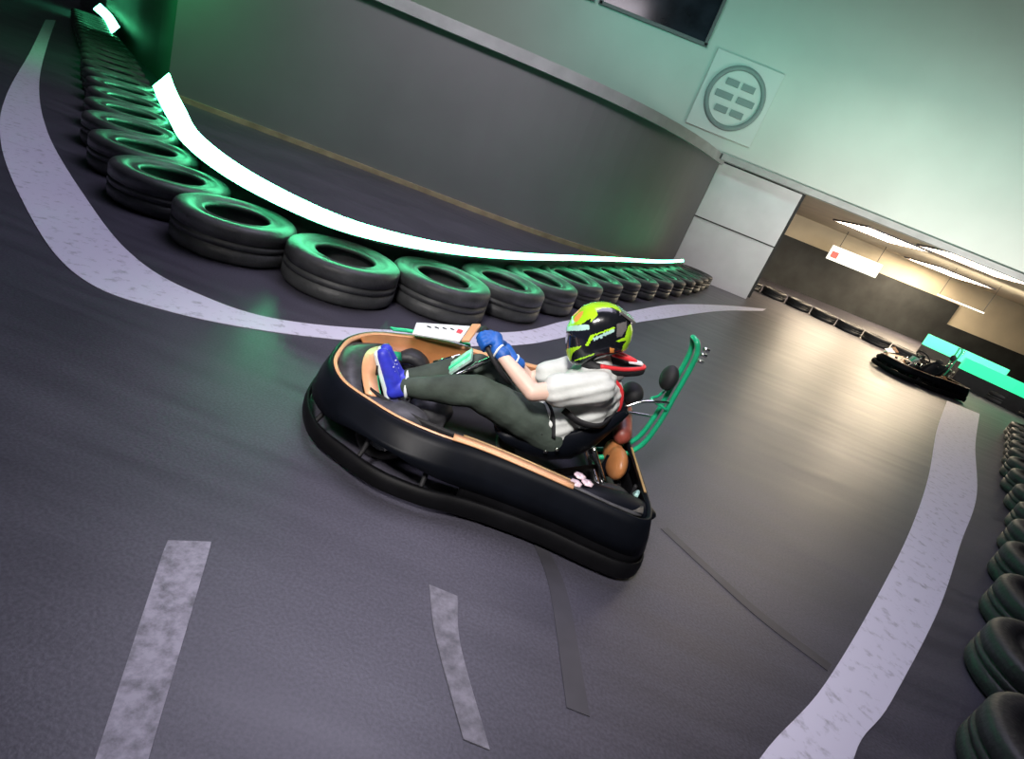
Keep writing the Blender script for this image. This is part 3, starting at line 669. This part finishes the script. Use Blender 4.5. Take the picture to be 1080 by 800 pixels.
# neck brace
nbp = [(-.42, 0, .665), (-.44, .085, .672), (-.50, .135, .680), (-.62, .10, .690), (-.72, .045, .705), (-.755, 0, .710), (-.72, -.045, .705), (-.62, -.10, .690), (-.50, -.135, .680), (-.44, -.085, .672)]
tube('neck_brace', [(x, y, z+.012) for x, y, z in nbp[2:9]], .011, 'red', person)['label'] = 'red rim of the neck brace'
tube('brace_pad', [(x*.94-.032, y*.86, z-.008) for x, y, z in nbp], .026, 'matte', person, True)
tube('brace_rear_stay', [(-.56, .05, .745), (-.62, .03, .740), (-.70, .0, .735), (-.62, -.03, .740), (-.56, -.05, .745)], .011, 'red', person)
plate('brace_tail', [(-.66, .04, .728), (-.66, -.04, .728), (-.74, -.02, .735), (-.74, .02, .735)], .010, 'white', person)
tube('back_strap', [(-.58, .12, .655), (-.66, .11, .60), (-.70, .09, .50), (-.69, .06, .45)], .010, 'red', person)
blob('collar_flap', [('e', (-.60, .085, .645), (.055, .035, .022), (0, 25, 0))], 'helm_grey', person, .006, 2)

# helmet ------------------------------------------------------------
PX = .155/312.0
def H2(x, y): return ((450-x)*PX, (372-y)*PX)
outline = [(135, 470), (140, 330), (195, 215), (295, 118), (380, 85), (455, 76), (530, 80), (610, 108), (690, 178), (745, 250), (768, 330), (758, 420), (722, 518), (640, 545), (540, 572), (430, 605), (330, 640), (255, 678), (190, 668), (155, 625), (140, 550)]
OP = [H2(*p) for p in outline]
def Rad(phi):
    d = (math.cos(phi), math.sin(phi)); best = .14
    for (x0, y0), (x1, y1) in zip(OP, OP[1:]+OP[:1]):
        ex, ey = x1-x0, y1-y0; den = d[0]*ey-d[1]*ex
        if abs(den) < 1e-9: continue
        t = (x0*ey-y0*ex)/den; s_ = (x0*d[1]-y0*d[0])/den
        if t > 0 and -1e-6 <= s_ <= 1+1e-6: best = t
    return best
NPH, NPS = 180, 90
rad = [Rad(2*math.pi*i/NPH) for i in range(NPH)]
for _ in range(2): rad = [(rad[i-1]+2*rad[i]+rad[(i+1) % NPH])/4 for i in range(NPH)]
def pip(x, y, poly):
    c = False; j = len(poly)-1
    for i in range(len(poly)):
        if (poly[i][1] > y) != (poly[j][1] > y) and x < (poly[j][0]-poly[i][0])*(y-poly[i][1])/(poly[j][1]-poly[i][1])+poly[i][0]: c = not c
        j = i
    return c
regions = [ # (slot, polygon in the side view)
 (2, [(110, 325), (385, 332), (392, 372), (352, 450), (295, 472), (150, 495), (100, 480)]),
 (3, [(140, 285), (200, 280), (372, 278), (382, 322), (240, 336), (120, 322)]),
 (5, [(228, 190), (260, 155), (305, 145), (300, 185), (262, 238), (232, 255), (215, 235)]),
 (1, [(150, 285), (215, 175), (300, 80), (460, 50), (620, 80), (690, 160), (655, 168), (560, 122), (470, 128), (430, 150), (445, 190), (400, 245), (382, 262), (385, 225), (345, 240), (300, 275), (215, 282)]),
 (3, [(412, 402), (595, 322), (606, 346), (425, 428)]),
 (1, [(345, 470), (395, 375), (480, 350), (602, 300), (610, 316), (420, 386), (378, 470)]),
 (4, [(620, 280), (705, 250), (712, 320), (670, 390), (625, 400)]),
 (1, [(625, 432), (700, 395), (722, 290), (800, 240), (800, 480), (740, 560), (676, 530), (690, 470), (715, 428), (645, 442)]),
 (5, [(570, 490), (612, 500), (610, 540), (575, 540)]),
 (1, [(90, 500), (320, 448), (305, 485), (232, 528), (212, 600), (165, 628), (100, 600)]),
 (1, [(245, 603), (435, 540), (430, 556), (262, 610)]),
 (3, [(165, 640), (262, 628), (240, 665), (180, 672)]),
]
RG = [(s, [H2(*p) for p in poly]) for s, poly in regions]
verts, faces, mids = [], [], []
for j in range(1, NPS):
    psi = -math.pi/2+math.pi*j/NPS
    cy = math.copysign(abs(math.sin(psi))**.92, psi)*.122; k = max(0, math.cos(psi))**.62
    for i in range(NPH):
        ph = 2*math.pi*i/NPH; verts.append((rad[i]*math.cos(ph)*k, cy, rad[i]*math.sin(ph)*k))
def cls(q):
    ay = sum(abs(verts[v][1]) for v in q)/4; x = .97*sum(verts[v][0] for v in q)/4-.24*ay; z = .93*sum(verts[v][2] for v in q)/4-.36*ay+.012
    for s, poly in RG:
        if pip(x, z, poly): return s
    return 0
for j in range(NPS-2):
    for i in range(NPH):
        q = (j*NPH+i, j*NPH+(i+1) % NPH, (j+1)*NPH+(i+1) % NPH, (j+1)*NPH+i); faces.append(q); mids.append(cls(q))
faces.append(tuple(range(NPH))[::-1]); mids.append(0); faces.append(tuple((NPS-2)*NPH+i for i in range(NPH))); mids.append(0)
me = bpy.data.meshes.new('helmet'); me.from_pydata(verts, [], faces)
for k in ('helm_black', 'lime', 'visor', 'pale_teal', 'helm_grey', 'orange_paint'): me.materials.append(M[k])
for p, s in zip(me.polygons, mids): p.material_index = s; p.use_smooth = True
helmet = bpy.data.objects.new('helmet', me); col.objects.link(helmet); helmet.parent = person
helmet.scale = (1.05, 1.05, 1.05); helmet.location = (-.462, 0, .81); helmet.rotation_euler = (0, R(21), 0)
helmet['label'] = 'full-face helmet in black, grey and lime with dark visor'
plate('spoiler', [(-.09, .07, .115), (-.09, -.07, .115), (-.158, -.055, .062), (-.158, .055, .062)], .012, 'helm_grey', helmet)
tube('visor_seal', [(H2(385, 332)[0], s*.118, H2(385, 332)[1]) for s in (1,)]+[(H2(300, 330)[0], .108, H2(300, 326)[1]), (H2(200, 328)[0], .07, H2(200, 326)[1]), (H2(150, 328)[0], .0, H2(150, 325)[1]), (H2(200, 328)[0], -.07, H2(200, 326)[1]), (H2(300, 330)[0], -.108, H2(300, 326)[1])], .003, 'matte', helmet)
lathe('visor_pivot', [(.001, 0), (.016, 0), (.014, .005), (.001, .006)], 'dark_steel', helmet, Matrix.Translation((H2(405, 350)[0], .112, H2(405, 350)[1])) @ Matrix.Rotation(R(-90), 4, 'X'), 16)

# ------------------------------------------------------------------ parked kart by the far end of the right barrier: copy of parts, without driver
def copy_tree(o, parent=None):
    c = o.copy(); col.objects.link(c); c.parent = parent
    for ch in o.children: copy_tree(ch, c)
    return c
k2 = copy_tree(kart); k2.location = (7.9, 12.6, 0); k2.rotation_euler = (0, 0, R(205))
k2['label'] = 'distant go-kart stopped in front of the far tyre barrier by the green strips'
